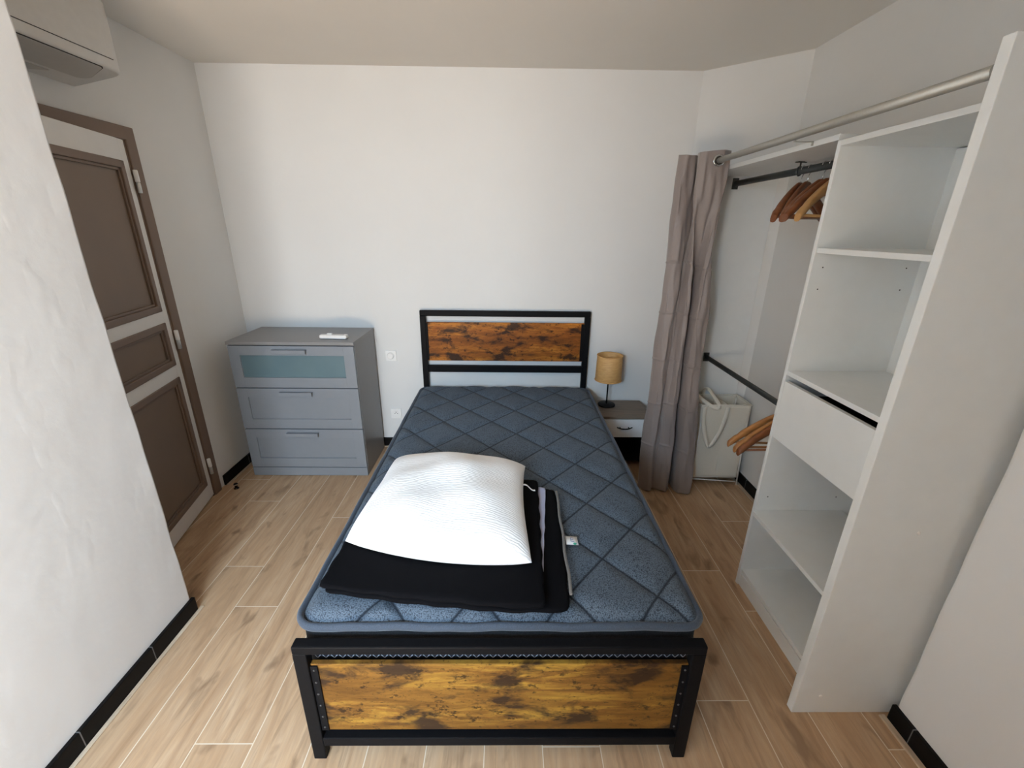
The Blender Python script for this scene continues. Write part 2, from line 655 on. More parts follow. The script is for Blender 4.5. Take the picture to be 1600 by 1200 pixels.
# wall behind the camera with the deep window that lights the room
bm = BM()
TH = .30
box(bm, (-2.0, WY - TH, 0), (WX0, WY, ZC))
box(bm, (WX1, WY - TH, 0), (1.8, WY, ZC))
box(bm, (WX0, WY - TH, WZ1), (WX1, WY, ZC))
box(bm, (WX0, WY - TH, 0), (WX1, WY, WZ0))
struct('wall_front', bm, WALL)
bm = BM()
fy = WY - TH + .04
for x0, x1, z0, z1 in ((WX0, WX0 + .05, WZ0, WZ1), (WX1 - .05, WX1, WZ0, WZ1), (WX0, WX1, WZ0, WZ0 + .05), (WX0, WX1, WZ1 - .05, WZ1), ((WX0 + WX1) / 2 - .035, (WX0 + WX1) / 2 + .035, WZ0, WZ1)):
    box(bm, (x0, fy - .03, z0), (x1, fy + .03, z1), .006)
win = struct('window_1', bm, DOORWHITE)
bm = BM(); box(bm, (WX0 + .03, fy - .004, WZ0 + .03), (WX1 - .03, fy + .004, WZ1 - .03)); struct('pane', bm, GLASS, win)
# added unseen board beside the window, keeps direct light off the right side
bm = BM(); box(bm, (WX1 + .005, WY + .004, WZ0 + .02), (WX1 + .033, WY + .58, WZ1 - .02), .004)
for z0, z1 in ((WZ0 + .10, WZ0 + .95), (WZ0 + 1.05, WZ1 - .10)):
    box(bm, (WX1 - .001, WY + .07, z0), (WX1 + .006, WY + .51, z1), .003)
struct('light_blocker', bm, DOORWHITE, win)

# skirting tiles and the thin oak bead in front of them
BH = .072
bm = BM(); box(bm, (NLX - .002, WY, 0), (NLX + .014, NLY + .005, BH), .003); struct('baseboard_left_front', bm, BASE_Y)
bm = BM(); box(bm, (XL - .002, 2.50, 0), (XL + .012, YB, BH), .003); struct('baseboard_left', bm, BASE_Y)
bm = BM(); box(bm, (XL + .013, YB - .012, 0), (CX - .01, YB + .002, BH), .003); struct('baseboard_back', bm, BASE_X)
bm = BM(); box(bm, (XR - .012, 1.69, 0), (XR + .002, CYW - .01, BH), .003); struct('baseboard_right', bm, BASE_Y)
bm = BM(); box(bm, (NRX - .014, WY, 0), (NRX + .002, NRY + .004, BH), .003); struct('baseboard_right_front', bm, BASE_Y)
bm = BM(); box(bm, (NLX + .015, WY, 0), (NLX + .031, NLY + .02, .006), .002); struct('trim_1', bm, BEAD)
bm = BM(); box(bm, (XL + .013, 2.50, 0), (XL + .030, YB - .015, .006), .002); struct('trim_2', bm, BEAD)
bm = BM(); box(bm, (XL + .03, YB - .028, 0), (CX - .02, YB - .013, .006), .002); struct('trim_3', bm, BEAD)
bm = BM(); box(bm, (XR - .034, 1.69, 0), (XR - .013, CYW - .02, .008), .002); struct('trim_4', bm, BEAD)
bm = BM(); box(bm, (NRX - .036, WY, 0), (NRX - .015, NRY + .012, .008), .002); struct('trim_5', bm, BEAD)

# ---- door, standing a little ajar, in its taupe frame
dr = bpy.data.objects.new('door_1', None); COL.objects.link(dr); dr['kind'] = 'structure'; ROOT[dr.name] = Vector((0, 0, 0))
FY1, FY0 = 2.452, 1.56                        # frame outer edges along the wall
bm = BM()
box(bm, (XL - .01, FY1 - .062, 0), (XL + .016, FY1, 2.068), .004)
box(bm, (XL - .01, FY0 - .02, 2.008), (XL + .016, FY1 - .055, 2.068), .004)
box(bm, (XL - .01, FY1 - .074, 0), (XL + .008, FY1 - .060, 2.01), .002)
struct('frame', bm, TAUPE_D, dr)
HX, HY, ANG = XL + .006, 2.388, math.radians(11.5)
tx, ty = math.sin(ANG), -math.cos(ANG)          # along the leaf away from the hinge
nx, ny = math.cos(ANG), math.sin(ANG)           # leaf's room side normal


def dp(s, z, d):
    return (HX + tx * s + nx * d, HY + ty * s + ny * d, z)


def dbox(bm, s0, s1, z0, z1, d0, d1, bev=0):
    n0 = len(bm.verts)
    t = BM()
    box(t, (s0, d0, z0), (s1, d1, z1), bev)
    for v in t.verts:
        v.co = Vector(dp(v.co.x, v.co.z, v.co.y))
    me = bpy.data.meshes.new('t'); t.to_mesh(me); t.free(); bm.from_mesh(me); bpy.data.meshes.remove(me)


DW = .80
bm = BM()
PZ = ((1.185, 1.91), (.886, 1.125), (.108, .818))
S0, S1 = .055, DW - .07
dbox(bm, 0, S0, .012, 2.006, -.035, 0, .002)
dbox(bm, S1, DW, .012, 2.006, -.035, 0, .002)
for z0, z1 in ((.012, PZ[2][0]), (PZ[2][1], PZ[1][0]), (PZ[1][1], PZ[0][0]), (PZ[0][1], 2.006)):
    dbox(bm, S0, S1, z0, z1, -.035, 0)
leaf = struct('leaf', bm, DOORWHITE, dr)
for z0, z1 in PZ:
    bm = BM(); dbox(bm, S0 - .004, S1 + .004, z0 - .004, z1 + .004, -.028, -.012)
    pn = struct('panel', bm, TAUPE, leaf)
for z0, z1 in PZ:
    bm = BM()
    w = .034
    for a in ((S0, S0 + w, z0, z1), (S1 - w, S1, z0, z1), (S0, S1, z0, z0 + w), (S0, S1, z1 - w, z1)):
        dbox(bm, *a, -.012, .006, .004)
    w2 = .012
    for a in ((S0 + w, S0 + w + w2, z0 + w, z1 - w), (S1 - w - w2, S1 - w, z0 + w, z1 - w), (S0 + w, S1 - w, z0 + w, z0 + w + w2), (S0 + w, S1 - w, z1 - w - w2, z1 - w)):
        dbox(bm, *a, -.012, -.003, .002)
    struct('moulding', bm, TAUPE_D, leaf)
for z in (1.82, 1.015, .205):
    bm = BM()
    lathe(bm, [(.0085, 0), (.0105, .003), (.0105, .052), (.0085, .056)], (HX + .016, HY + .002, z), 16)
    bh = struct('hinge', bm, WHITE_PLAST, dr)
    bm = BM()
    lathe(bm, [(.0085, -.05), (.0095, -.047), (.0095, -.003), (.0085, -.001)], (HX + .016, HY + .002, z), 16)
    struct('knuckle', bm, STEEL, bh)

# ================================================================== AIR CONDITIONER
ac = thing('air_conditioner', (XL, 1.8, 2.17), 'white wall air conditioner high above the taupe door', 'air conditioner')
AX0, AX1, AY0, AY1 = XL + .002, -1.635, 1.36, 2.212


def ac_bot(x):
    return 2.177 + .046 * (x - AX0) / (AX1 - AX0)


def ac_outline(inset):
    r = .055 - inset
    pts = [(AX0, AY0 + inset), (AX0, AY1 - inset)]
    for k in range(9):
        a = k / 8 * PI / 2
        pts.append((AX1 - inset - r + r * math.sin(a), AY1 - inset - r + r * math.cos(a)))
    for k in range(9):
        a = k / 8 * PI / 2
        pts.append((AX1 - inset - r + r * math.cos(a), AY0 + inset + r - r * math.sin(a)))
    return pts


bm = BM()
rings = []
for ins, dz, top in ((.010, 0, 0), (.002, .004, 0), (0, .012, 0), (0, 0, 2.462), (.004, 0, 2.470), (.014, 0, 2.475)):
    rings.append([bm.verts.new((x, y, (ac_bot(x) + dz) if not top else top)) for x, y in ac_outline(ins)])
for A, B in zip(rings, rings[1:]):
    for k in range(len(A)):
        f = bm.faces.new((A[k], A[(k + 1) % len(A)], B[(k + 1) % len(A)], B[k])); f.smooth = True
bm.faces.new(rings[0][::-1]); bm.faces.new(rings[-1])
obj('casing', bm, AC_WHITE, ac)
bm = BM(); box(bm, (AX1 - .001, 1.42, 2.2605), (AX1 + .0012, 2.155, 2.2632)); obj('panel_seam', bm, SEAM, ac)


def flap_outline(g):
    p = [(-1.781 - g, 1.42 - g), (-1.781 - g, 2.125 + g)]
    for k in range(7):
        a = k / 6 * PI / 2
        p.append((-1.746 - (.035 + g) * math.cos(a), 2.118 + (.037 + g) * math.sin(a)))
    p += [(-1.652 + g, 2.105 + g), (-1.646 + g, 2.095 + g), (-1.646 + g, 1.42 - g)]
    return p


bm = BM(); prism(bm, [(x, y, ac_bot(x) - .0012) for x, y in flap_outline(.0035)], (0, 0, .0022)); obj('flap_gap', bm, SEAM, ac)
bm = BM(); prism(bm, [(x, y, ac_bot(x) - .0035) for x, y in flap_outline(0)], (0, 0, .004)); obj('flap', bm, AC_UNDER, ac)
bm = BM(); prism(bm, [(-1.838, 1.50, ac_bot(-1.838) - .003), (-1.838, 1.99, ac_bot(-1.838) - .003), (-1.80, 2.03, ac_bot(-1.80) - .003), (-1.80, 1.50, ac_bot(-1.80) - .003)], (0, 0, .004)); obj('outlet_grille', bm, AC_UNDER, ac)

# ================================================================== CHEST OF DRAWERS
DX0, DX1, DY0, DY1 = -1.735, -.952, 2.622, 3.045
ch = thing('chest_of_drawers', ((DX0 + DX1) / 2, 2.84, 0), 'grey three-drawer chest with frosted glass top drawer in the corner', 'chest of drawers')
bm = BM(); box(bm, (DX0 - .003, DY0 - .004, .929), (DX1 + .003, DY1, .950), .002); obj('top', bm, GREY_TOP, ch)
for x0, x1 in ((DX0, DX0 + .018), (DX1 - .018, DX1)):
    bm = BM(); box(bm, (x0, DY0 + .020, .002), (x1, DY1, .929), .001); obj('side_panel', bm, GREY_TOP, ch)
bm = BM(); box(bm, (DX0 + .018, DY1 - .008, .05), (DX1 - .018, DY1 - .002, .929)); obj('back_panel', bm, GREY_TOP, ch)
bm = BM(); box(bm, (DX0 + .001, DY0 + .002, .003), (DX1 - .001, DY0 + .020, .0635), .001); obj('plinth', bm, GREY_DRAWER, ch)
bm = BM(); box(bm, (DX0 + .02, DY0 + .03, .064), (DX1 - .02, DY1 - .01, .070)); obj('bottom_board', bm, GREY_TOP, ch)
for z0, z1, glass in ((.6475, .9225, True), (.3590, .6415, False), (.0695, .3530, False)):
    bm = BM()
    a, b = DX0 + .002, DX1 - .002
    st, rt, rb = .066, .0615, .0675
    yf, yb = DY0, DY0 + .018
    box(bm, (a, yf, z0), (a + st, yb, z1), .0012)
    box(bm, (b - st, yf, z0), (b, yb, z1), .0012)
    box(bm, (a + st - .0005, yf, z1 - rt), (b - st + .0005, yb, z1), .0012)
    box(bm, (a + st - .0005, yf, z0), (b - st + .0005, yb, z0 + rb), .0012)
    d = obj('drawer', bm, GREY_DRAWER, ch)
    bm = BM(); box(bm, (a + st - .003, yf + .010, z0 + rb - .003), (b - st + .003, yf + .015, z1 - rt + .003))
    if glass:
        g = obj('glass_panel', bm, FROST, d); g['label'] = 'green frosted glass inset'
    else:
        obj('inset_panel', bm, GREY_DRAWER, d)
    bm = BM(); box(bm, (a + .03, yb + .001, z0 + .02), (b - .03, DY1 - .03, z1 - .06)); obj('drawer_box', bm, GREY_TOP, d)
    zc = z1 - .033
    bm = BM()
    hx = -1.350
    box(bm, (hx - .104, yf - .026, zc - .0125), (hx + .104, yf - .015, zc + .0125), .0015)
    box(bm, (hx - .104, yf - .018, zc + .0055), (hx + .104, yf - .0005, zc + .0125), .001)
    obj('handle', bm, GREY_DRAWER, d)
for x in (DX0 + .05, DX1 - .05):
    bm = BM(); box(bm, (x - .03, DY0 + .02, 0), (x + .03, DY0 + .05, .0025)); obj('glide', bm, WHITE_PLAST, ch)

# remote control lying on the chest
rc = thing('remote_control', (-1.107, 2.72, .951), 'white remote control lying on the grey chest', 'remote control')
bm = BM()
prism(bm, [(-1.192, 2.704, .953), (-1.178, 2.697, .953), (-1.03, 2.690, .953), (-1.018, 2.694, .953), (-1.016, 2.738, .953), (-1.026, 2.744, .953), (-1.178, 2.744, .953), (-1.194, 2.738, .953)], (0, 0, .021))
bmesh.ops.bevel(bm, geom=bm.edges[:], offset=.004, segments=2, affect='EDGES')
bdy = obj('casing', bm, WHITE_PLAST, rc)
bm = BM(); box(bm, (-1.150, 2.722, .973), (-1.118, 2.742, .981), .003); obj('button_cluster', bm, WHITE_PLAST, bdy)
bm = BM(); box(bm, (-1.115, 2.704, .9735), (-1.04, 2.732, .9752), .0006); obj('cover_slide', bm, AC_WHITE, bdy)
bm = BM(); box(bm, (-1.18, 2.706, .951), (-1.04, 2.736, .954), .001); obj('battery_cover', bm, SEAM, bdy)

# ================================================================== SWITCH, SOCKET, DOOR STOP
sw = thing('dimmer_switch', (-.847, YB, .737), 'white rotary dimmer switch on the back wall beside the headboard', 'switch')
bm = BM(); box(bm, (-.887, YB - .009, .697), (-.807, YB - .001, .777), .003); obj('plate', bm, WHITE_PLAST, sw)
bm = BM(); lathe(bm, [(.026, -.008), (.026, -.013), (.022, -.0135), (.0215, -.022), (.0195, -.024)], (-.850, YB, .738), 40, 'y'); obj('dial', bm, WHITE_PLAST, sw)
so = thing('power_socket', (-.845, YB, .277), 'white power socket low on the wall between chest and bed', 'socket')
bm = BM(); box(bm, (-.885, YB - .009, .237), (-.805, YB - .001, .317), .003); pl = obj('plate', bm, WHITE_PLAST, so)
bm = BM(); lathe(bm, [(.0225, -.0115), (.0235, -.0085), (.0205, -.0085), (.0205, -.0095)], (-.845, YB, .277), 40, 'y', cap=False); obj('recess_ring', bm, WHITE_PLAST, pl)
for dx, dz in ((-.0095, 0), (.0095, 0), (0, .011)):
    bm = BM(); lathe(bm, [(.0032, -.0094), (.0032, -.0086)], (-.845 + dx, YB, .277 + dz), 12, 'y'); obj('hole', bm, SEAM, pl)
ds = thing('door_stop', (-1.765, 2.464, 0), 'small dark metal door stop on the floor by the door frame', 'door stop')
bm = BM(); lathe(bm, [(.016, 0), (.016, .004), (.009, .007), (.008, .022), (.013, .026), (.013, .034), (.010, .037)], (-1.765, 2.464, .0), 24); obj('post', bm, paint('dark_bronze', (.02, .016, .013), .25, .1, .02, 40, .8), ds)
bm = BM(); lathe(bm, [(.0135, .0275), (.0142, .029), (.0142, .032), (.0135, .0335)], (-1.765, 2.464, 0), 24); obj('ring', bm, CHROME, ds)

# ================================================================== BED FRAME
BX0, BX1, BY0, BY1 = -.613, .590, .918, 3.024
bed = thing('bed_frame', (-.012, 1.97, 0), 'black steel bed frame with rustic brown headboard and footboard', 'bed')
PW = .040
for x in (BX0, BX1 - PW):
    bm = BM(); box(bm, (x, BY1, 0), (x + PW, BY1 + .03, 1.041), .003); obj('headboard_post', bm, BLACK, bed)
for x in (BX0, BX1 - PW):
    bm = BM(); box(bm, (x, BY0, 0), (x + PW, BY0 + .032, .461), .003); obj('footboard_post', bm, BLACK, bed)
bm = BM(); box(bm, (BX0, BY1, 1.040), (BX1, BY1 + .03, 1.080), .005); obj('headboard_rail', bm, BLACK, bed)
bm = BM(); box(bm, (BX0 + PW, BY1, .629), (BX1 - PW, BY1 + .03, .678), .003); obj('headboard_rail', bm, BLACK, bed)
bm = BM(); box(bm, (BX0, BY0, .459), (BX1, BY0 + .034, .489), .004); obj('footboard_rail', bm, BLACK, bed)
bm = BM(); box(bm, (BX0 + PW, BY0, .062), (BX1 - PW, BY0 + .032, .099), .003); obj('footboard_rail', bm, BLACK, bed)
bm = BM(); box(bm, (-.572, BY1 + .006, .715), (.549, BY1 + .020, .997), .0015); hp = obj('headboard_panel', bm, RUSTIC_HEAD, bed); hp['label'] = 'rustic orange brown board'
bm = BM(); box(bm, (-.572, BY0 + .012, .122), (.549, BY0 + .027, .409), .0015); fp = obj('footboard_panel', bm, RUSTIC_FOOT, bed); fp['label'] = 'rustic golden brown board'
for x0, x1 in ((BX0 + PW, BX0 + PW + .022), (BX1 - PW - .022, BX1 - PW)):
    bm = BM(); box(bm, (x0, BY0 + .007, .126), (x1, BY0 + .0118, .404), .001); br = obj('bracket', bm, BLACK, bed)
    for k in range(6):
        bm = BM(); lathe(bm, [(.0032, .0072), (.0032, .0055), (.002, .0045)], ((x0 + x1) / 2, BY0, .142 + k * .0495), 10, 'y'); obj('bolt', bm, BOLT, br)
    bm = BM(); box(bm, (x0 - .0, BY1 + .001, .720), (x1 - .008 if x0 < 0 else x1, BY1 + .0058, .992), .001); br = obj('bracket', bm, BLACK, bed)
    for k in range(5):
        bm = BM(); lathe(bm, [(.003, .0012), (.003, -.0005), (.002, -.0012)], ((x0 + x1) / 2, BY1, .745 + k * .055), 10, 'y'); obj('bolt', bm, BLACK, br)
for x in (BX0 + .004, BX1 - .034):
    bm = BM(); box(bm, (x, BY0 + .033, .235), (x + .03, BY1 - .001, .285), .003); obj('side_rail', bm, BLACK, bed)
for k in range(9):
    y = 1.08 + k * .22
    bm = BM(); box(bm, (BX0 + .036, y - .02, .262), (BX1 - .036, y + .02, .282), .002); obj('slat', bm, BLACK, bed)
bm = BM(); box(bm, (-.03, 1.95, 0), (.01, 1.99, .261), .003); obj('leg', bm, BLACK, bed)

# ================================================================== MATTRESS
MX0, MX1, MY0, MY1, MZ = -.620, .598, .972, 3.000, .530
mat_t = thing('mattress', (-.011, 1.986, .286), 'blue grey quilted mattress with navy piping on the bed frame', 'mattress')
MR = .055


def mhw(y):
    e = max(0.0, (MY0 + MR) - y, y - (MY1 - MR))
    return (MX1 - MX0) / 2 - MR + math.sqrt(max(0, MR * MR - e * e))


PP = .056 / .285 + 2.855 / .326
QQ = .056 / .285 - 2.855 / .326
MC = (MX0 + MX1) / 2


def mtop(x, y):
    hw = mhw(y)
    e = min(hw - abs(x - MC), y - MY0, MY1 - y)
    p = x / .285 + y / .326 - PP
    q = x / .285 - y / .326 - QQ
    dmin = min(abs(p - round(p)), abs(q - round(q))) * .2146
    puff = .0165 * (1 - math.exp(-(dmin / .022) ** 1.15))
    edge = .020 * (max(0, 1 - e / .07)) ** 2
    crown = .008 * (1 - ((x - MC) / .62) ** 2)
    return MZ - .004 + crown + puff * min(1, e / .03) - edge


bm = BM()
NX, NY = 152, 250
rows = []
for j in range(NY + 1):
    v = j / NY
    y = MY0 + (MY1 - MY0) * (.5 - .5 * math.cos(PI * (.06 + .88 * v)) - (.5 - .5 * math.cos(PI * .06))) / (math.cos(PI * .06))
    y = min(max(y, MY0), MY1)
    hw = mhw(y)
    rows.append([(MC + hw * (2 * i / NX - 1), y, mtop(MC + hw * (2 * i / NX - 1), y)) for i in range(NX + 1)])
sheet(bm, rows)
obj('quilted_top', bm, KNIT, mat_t)


def mloop(inset, z, n=14, wav=0.0):
    pts = []
    r = MR - inset
    a0, a1, b0, b1 = MX0 + inset + r, MX1 - inset - r, MY0 + inset + r, MY1 - inset - r
    for cx, cyy, s in ((a1, b0, -PI / 2), (a1, b1, 0), (a0, b1, PI / 2), (a0, b0, PI)):
        for k in range(n):
            a = s + (k / (n - 1)) * PI / 2
            pts.append((cx + r * math.cos(a), cyy + r * math.sin(a)))
    out = []
    for i in range(len(pts)):
        p, q = pts[i], pts[(i + 1) % len(pts)]
        d = math.hypot(q[0] - p[0], q[1] - p[1])
        m = max(1, int(d / .03))
        for k in range(m):
            t = k / m
            x, y = p[0] + (q[0] - p[0]) * t, p[1] + (q[1] - p[1]) * t
            w = wav * (math.sin(x * 17 + 1) + .6 * math.sin(x * 43 + y * 9) + .6 * math.sin(y * 21))
            out.append((x, y, z + w))
    return out


bm = BM(); tube(bm, mloop(-.003, MZ - .021, wav=.0022), .0135, 12, True, (.75, 1.05)); obj('piping', bm, TAPE, mat_t)
bm = BM()
lo = mloop(.006, .290)
R_ = [[bm.verts.new((x, y, z)) for x, y, _ in mloop(ins, 0)] for ins, z in ((.030, .288), (.012, .292), (.004, .31), (.003, .40), (.004, .49), (.012, .506))]
for A, B in zip(R_, R_[1:]):
    for k in range(len(A)):
        f = bm.faces.new((A[k], A[(k + 1) % len(A)], B[(k + 1) % len(A)], B[k])); f.smooth = True
bm.faces.new(R_[0][::-1])
obj('side_band', bm, SIDEBLK, mat_t)
bm = BM()
A = [bm.verts.new((x, y, .382)) for x, y, _ in mloop(-.0005, 0)]
B = [bm.verts.new((x, y, .414)) for x, y, _ in mloop(-.0005, 0)]
for k in range(len(A)):
    bm.faces.new((A[k], A[(k + 1) % len(A)], B[(k + 1) % len(A)], B[k]))
sb = obj('cross_stitch_band', bm, STITCH, mat_t)
sb['label'] = 'band of pale cross stitching'
# the pattern reads the band's own height: put its origin at the band's lower edge
for v in sb.data.vertices:
    v.co.z -= .382 - .286
sb.location.z = .382 - .286
bm = BM(); tube(bm, mloop(.000, .300), .011, 10, True); obj('bottom_piping', bm, TAPE, mat_t)

# ================================================================== FOLDED BLACK DUVET COVER + LAYERS
dv = thing('folded_duvet_cover', (-.19, 1.31, .55), 'black duvet cover folded flat on the foot end of the mattress', 'bedding')


def slab(poly, z0, z1, mat, name, parent, seed, round_=.010, amp=.004):
    """soft folded cloth layer: rounded polygon with rippled surface lying on the mattress"""
    c = [(-.0, 0)]
    cxm = sum(p[0] for p in poly) / len(poly)
    cym = sum(p[1] for p in poly) / len(poly)
    # resample outline
    out = []
    n = len(poly)
    for i in range(n):
        p, q = Vector(poly[i]), Vector(poly[(i + 1) % n])
        m = max(2, int((q - p).length / .02))
        for k in range(m):
            t = k / m
            out.append(p + (q - p) * t)
    out = [((out[i - 1] + out[i] * 2 + out[(i + 1) % len(out)]) / 4) for i in range(len(out))]
    rnd = random.Random(seed)
    ph = [rnd.uniform(0, 6.28) for _ in range(6)]

    def rip(x, y):
        return amp * (math.sin(9 * x + ph[0] + 3 * math.sin(5 * y + ph[1])) * .5 + math.sin(15 * y + 4 * x + ph[2]) * .4 + math.sin(31 * x - 12 * y + ph[3]) * .25)

    C0 = Vector((cxm, cym))
    bm = BM()
    rings = []
    fr = [(1 - round_ * 1.2 / .3, 0, 'b'), (1.0, .28, 's'), (1.0, .72, 's'), (1 - .010 / .3, 1, 't')] + [(f, 1, 't') for f in (.93, .85, .75, .62, .48, .34, .2, .08)]
    for s, h, kd in fr:
        ring = []
        for p in out:
            d = p - C0
            q = C0 + d * s
            zz = z0 + (z1 - z0) * h
            if kd == 't':
                zz += rip(q.x, q.y)
            else:
                q = q + d.normalized() * .0025 * math.sin(60 * (p.x + p.y) + ph[4])
            ring.append(bm.verts.new((q.x, q.y, zz)))
        rings.append(ring)
    for A, B in zip(rings, rings[1:]):
        for k in range(len(A)):
            f = bm.faces.new((A[k], A[(k + 1) % len(A)], B[(k + 1) % len(A)], B[k])); f.smooth = True
    bm.faces.new(rings[0][::-1])
    bm.faces.new(rings[-1])
    return obj(name, bm, mat, parent)


DZ = .5525
slab([(-.560, 1.050), (-.30, 1.008), (.0, .975), (.192, .976), (.208, 1.25), (.212, 1.605), (-.0, 1.63), (-.40, 1.65), (-.52, 1.64)], DZ, DZ + .018, BLACKCLOTH, 'lower_fold', dv, 3)
slab([(.060, 1.09), (.122, 1.09), (.142, 1.30), (.172, 1.607), (.06, 1.61)], DZ + .019, DZ + .027, LAVENDER, 'lining', dv, 8, amp=.002)
slab([(-.570, 1.042), (-.30, 1.000), (.0, .966), (.118, .962), (.124, 1.20), (.139, 1.64), (-.0, 1.64), (-.40, 1.66), (-.53, 1.645)], DZ + .029, DZ + .044, BLACKCLOTH, 'upper_fold', dv, 5, amp=.0045)
bm = BM(); tube(bm, [(x + .002 * math.sin(30 * y), y, DZ + .0205 + .0015 * math.sin(40 * y)) for x, y in [(.203 + .012 * (k / 20), 1.03 + .55 * k / 20) for k in range(21)]], .0042, 8, False, (1.2, .9)); obj('piping', bm, GREYPIPE, dv)
bm = BM()
rows = [[(.218 + .045 * t, 1.262 + .006 * t + s * .044, DZ + .012 - .008 * t) for t in (0, .33, .66, 1)] for s in (0, .5, 1)]
sheet(bm, rows)
lb = solid(obj('care_label', bm, LABELW, dv), .0008)
lb['label'] = 'white label with green dot'
bm = BM()
for a in ((.2365, 1.280, .2385, 1.302), (.2385, 1.280, .2495, 1.2825), (.2385, 1.290, .2475, 1.2925), (.2385, 1.2995, .2495, 1.302)):
    zz = lambda x: DZ + .012 - .008 * (x - .218) / .045 + .0006
    prism(bm, [(a[0], a[1], zz(a[0])), (a[2], a[1], zz(a[2])), (a[2], a[3], zz(a[2])), (a[0], a[3], zz(a[0]))], (0, 0, .0003))
obj('print', bm, BLUEINK, lb)
bm = BM(); lathe(bm, [(.006, 0), (.006, .0003)], (.250, 1.271, DZ + .0075), 20); obj('green_dot', bm, GREEN, lb)

# ================================================================== PILLOW
pw = thing('pillow', (-.215, 1.47, DZ + .045), 'plump white pillow with wavy quilting on top of the folded black cover', 'pillow')
PZ0 = DZ + .053
pc = [Vector((-.545, 1.215)), Vector((.085, 1.115)), Vector((.088, 1.715)), Vector((-.505, 1.775))]


def pil(u, v, top):
    """u,v in -1..1"""
    s, t = (u + 1) / 2, (v + 1) / 2
    p = pc[0] * (1 - s) * (1 - t) + pc[1] * s * (1 - t) + pc[2] * s * t + pc[3] * (1 - s) * t
    c = (pc[0] + pc[1] + pc[2] + pc[3]) / 4
    # sides bow inward between the pointed corners, the front and back edges bulge outward
    p = p + (c - p) * (.060 * (1 - v * v) * abs(u) ** 6)
    if v < 0:
        p.y -= .048 * (1 - u * u) * abs(v) ** 5
    else:
        p.y += .012 * (1 - u * u) * abs(v) ** 5
    prof = max(0.0, (1 - abs(u) ** 2.4)) ** .55 * max(0.0, (1 - abs(v) ** (3.2 if v < 0 else 2.0))) ** (.45 if v < 0 else .62)
    lump = .010 * math.sin(3.1 * u + 1.2) * math.sin(2.7 * v + .5) + .005 * math.sin(7 * u + 3 * v) + .004 * math.sin(9 * v - 4 * u)
    corner = (abs(u) * abs(v)) ** 5
    h = PZ0 + .034 - .024 * corner
    if top:
        z = h + (.098 + lump) * prof
    else:
        pb = max(0.0, (1 - abs(u) ** 5)) ** .5 * max(0.0, (1 - abs(v) ** 5)) ** .5
        z = max(PZ0 - .002, h - .062 * min(1, pb * 1.6))
    return (p.x, p.y, z)


bm = BM()
N = 84
us = [math.sin(PI / 2 * (2 * i / N - 1)) for i in range(N + 1)]
T = [[bm.verts.new(pil(u, v, True)) for u in us] for v in us]
Bt = [[T[j][i] if (i in (0, N) or j in (0, N)) else bm.verts.new(pil(us[i], us[j], False)) for i in range(N + 1)] for j in range(N + 1)]
for G in (T, Bt):
    for j in range(N):
        for i in range(N):
            f = bm.faces.new((G[j][i], G[j][i + 1], G[j + 1][i + 1], G[j + 1][i])); f.smooth = True
obj('cushion', bm, PILLOW, pw)
bm = BM()
rows = [[(.070 + .050 * t, 1.522 + .010 * s - .012 * t, PZ0 + .034 - .016 * t + .006 * math.sin(6 * t)) for t in [k / 8 for k in range(9)]] for s in (0, 1)]
sheet(bm, rows)
solid(obj('care_tag', bm, LABELW, pw), .0008)

# ================================================================== NIGHTSTAND + LAMP
NX0, NX1, NY0, NY1 = .640, 1.003, 2.745, 3.045
ns = thing('nightstand', (.82, 2.9, 0), 'small nightstand with grey walnut top and white drawer beside the bed', 'nightstand')
bm = BM(); box(bm, (NX0 - .004, NY0 - .006, .388), (NX1 + .006, NY1, .408), .0015); obj('top', bm, WALNUT, ns)
for x0, x1 in ((NX0, NX0 + .015), (NX1 - .015, NX1)):
    bm = BM(); box(bm, (x0, NY0 + .02, 0), (x1, NY1, .387), .001); obj('side_panel', bm, DARKVOID, ns)
bm = BM(); box(bm, (NX0 + .015, NY1 - .008, .06), (NX1 - .015, NY1 - .001, .387)); obj('back_panel', bm, DARKVOID, ns)
bm = BM(); box(bm, (NX0 + .015, NY0 + .02, .05), (NX1 - .015, NY1 - .009, .065), .001); obj('shelf', bm, DARKVOID, ns)
bm = BM(); box(bm, (NX0 + .002, NY0, .248), (NX1 - .002, NY0 + .016, .384), .001); dw = obj('drawer', bm, NIGHT_WHITE, ns); dw['label'] = 'white drawer front'
bm = BM(); box(bm, (NX0 + .02, NY0 + .017, .262), (NX1 - .02, NY1 - .02, .37)); obj('drawer_box', bm, DARKVOID, dw)
bm = BM()
tube(bm, catmull([(.772, NY0 - .012, .3285), (.795, NY0 - .021, .323), (.825, NY0 - .024, .321), (.855, NY0 - .021, .323), (.878, NY0 - .012, .3285)], 6), .0042, 10)
for x in (.795, .855):
    tube(bm, [(x, NY0 + .001, .324), (x, NY0 - .021, .323)], .0038, 8)
obj('handle', bm, BLACKMATTE, dw)

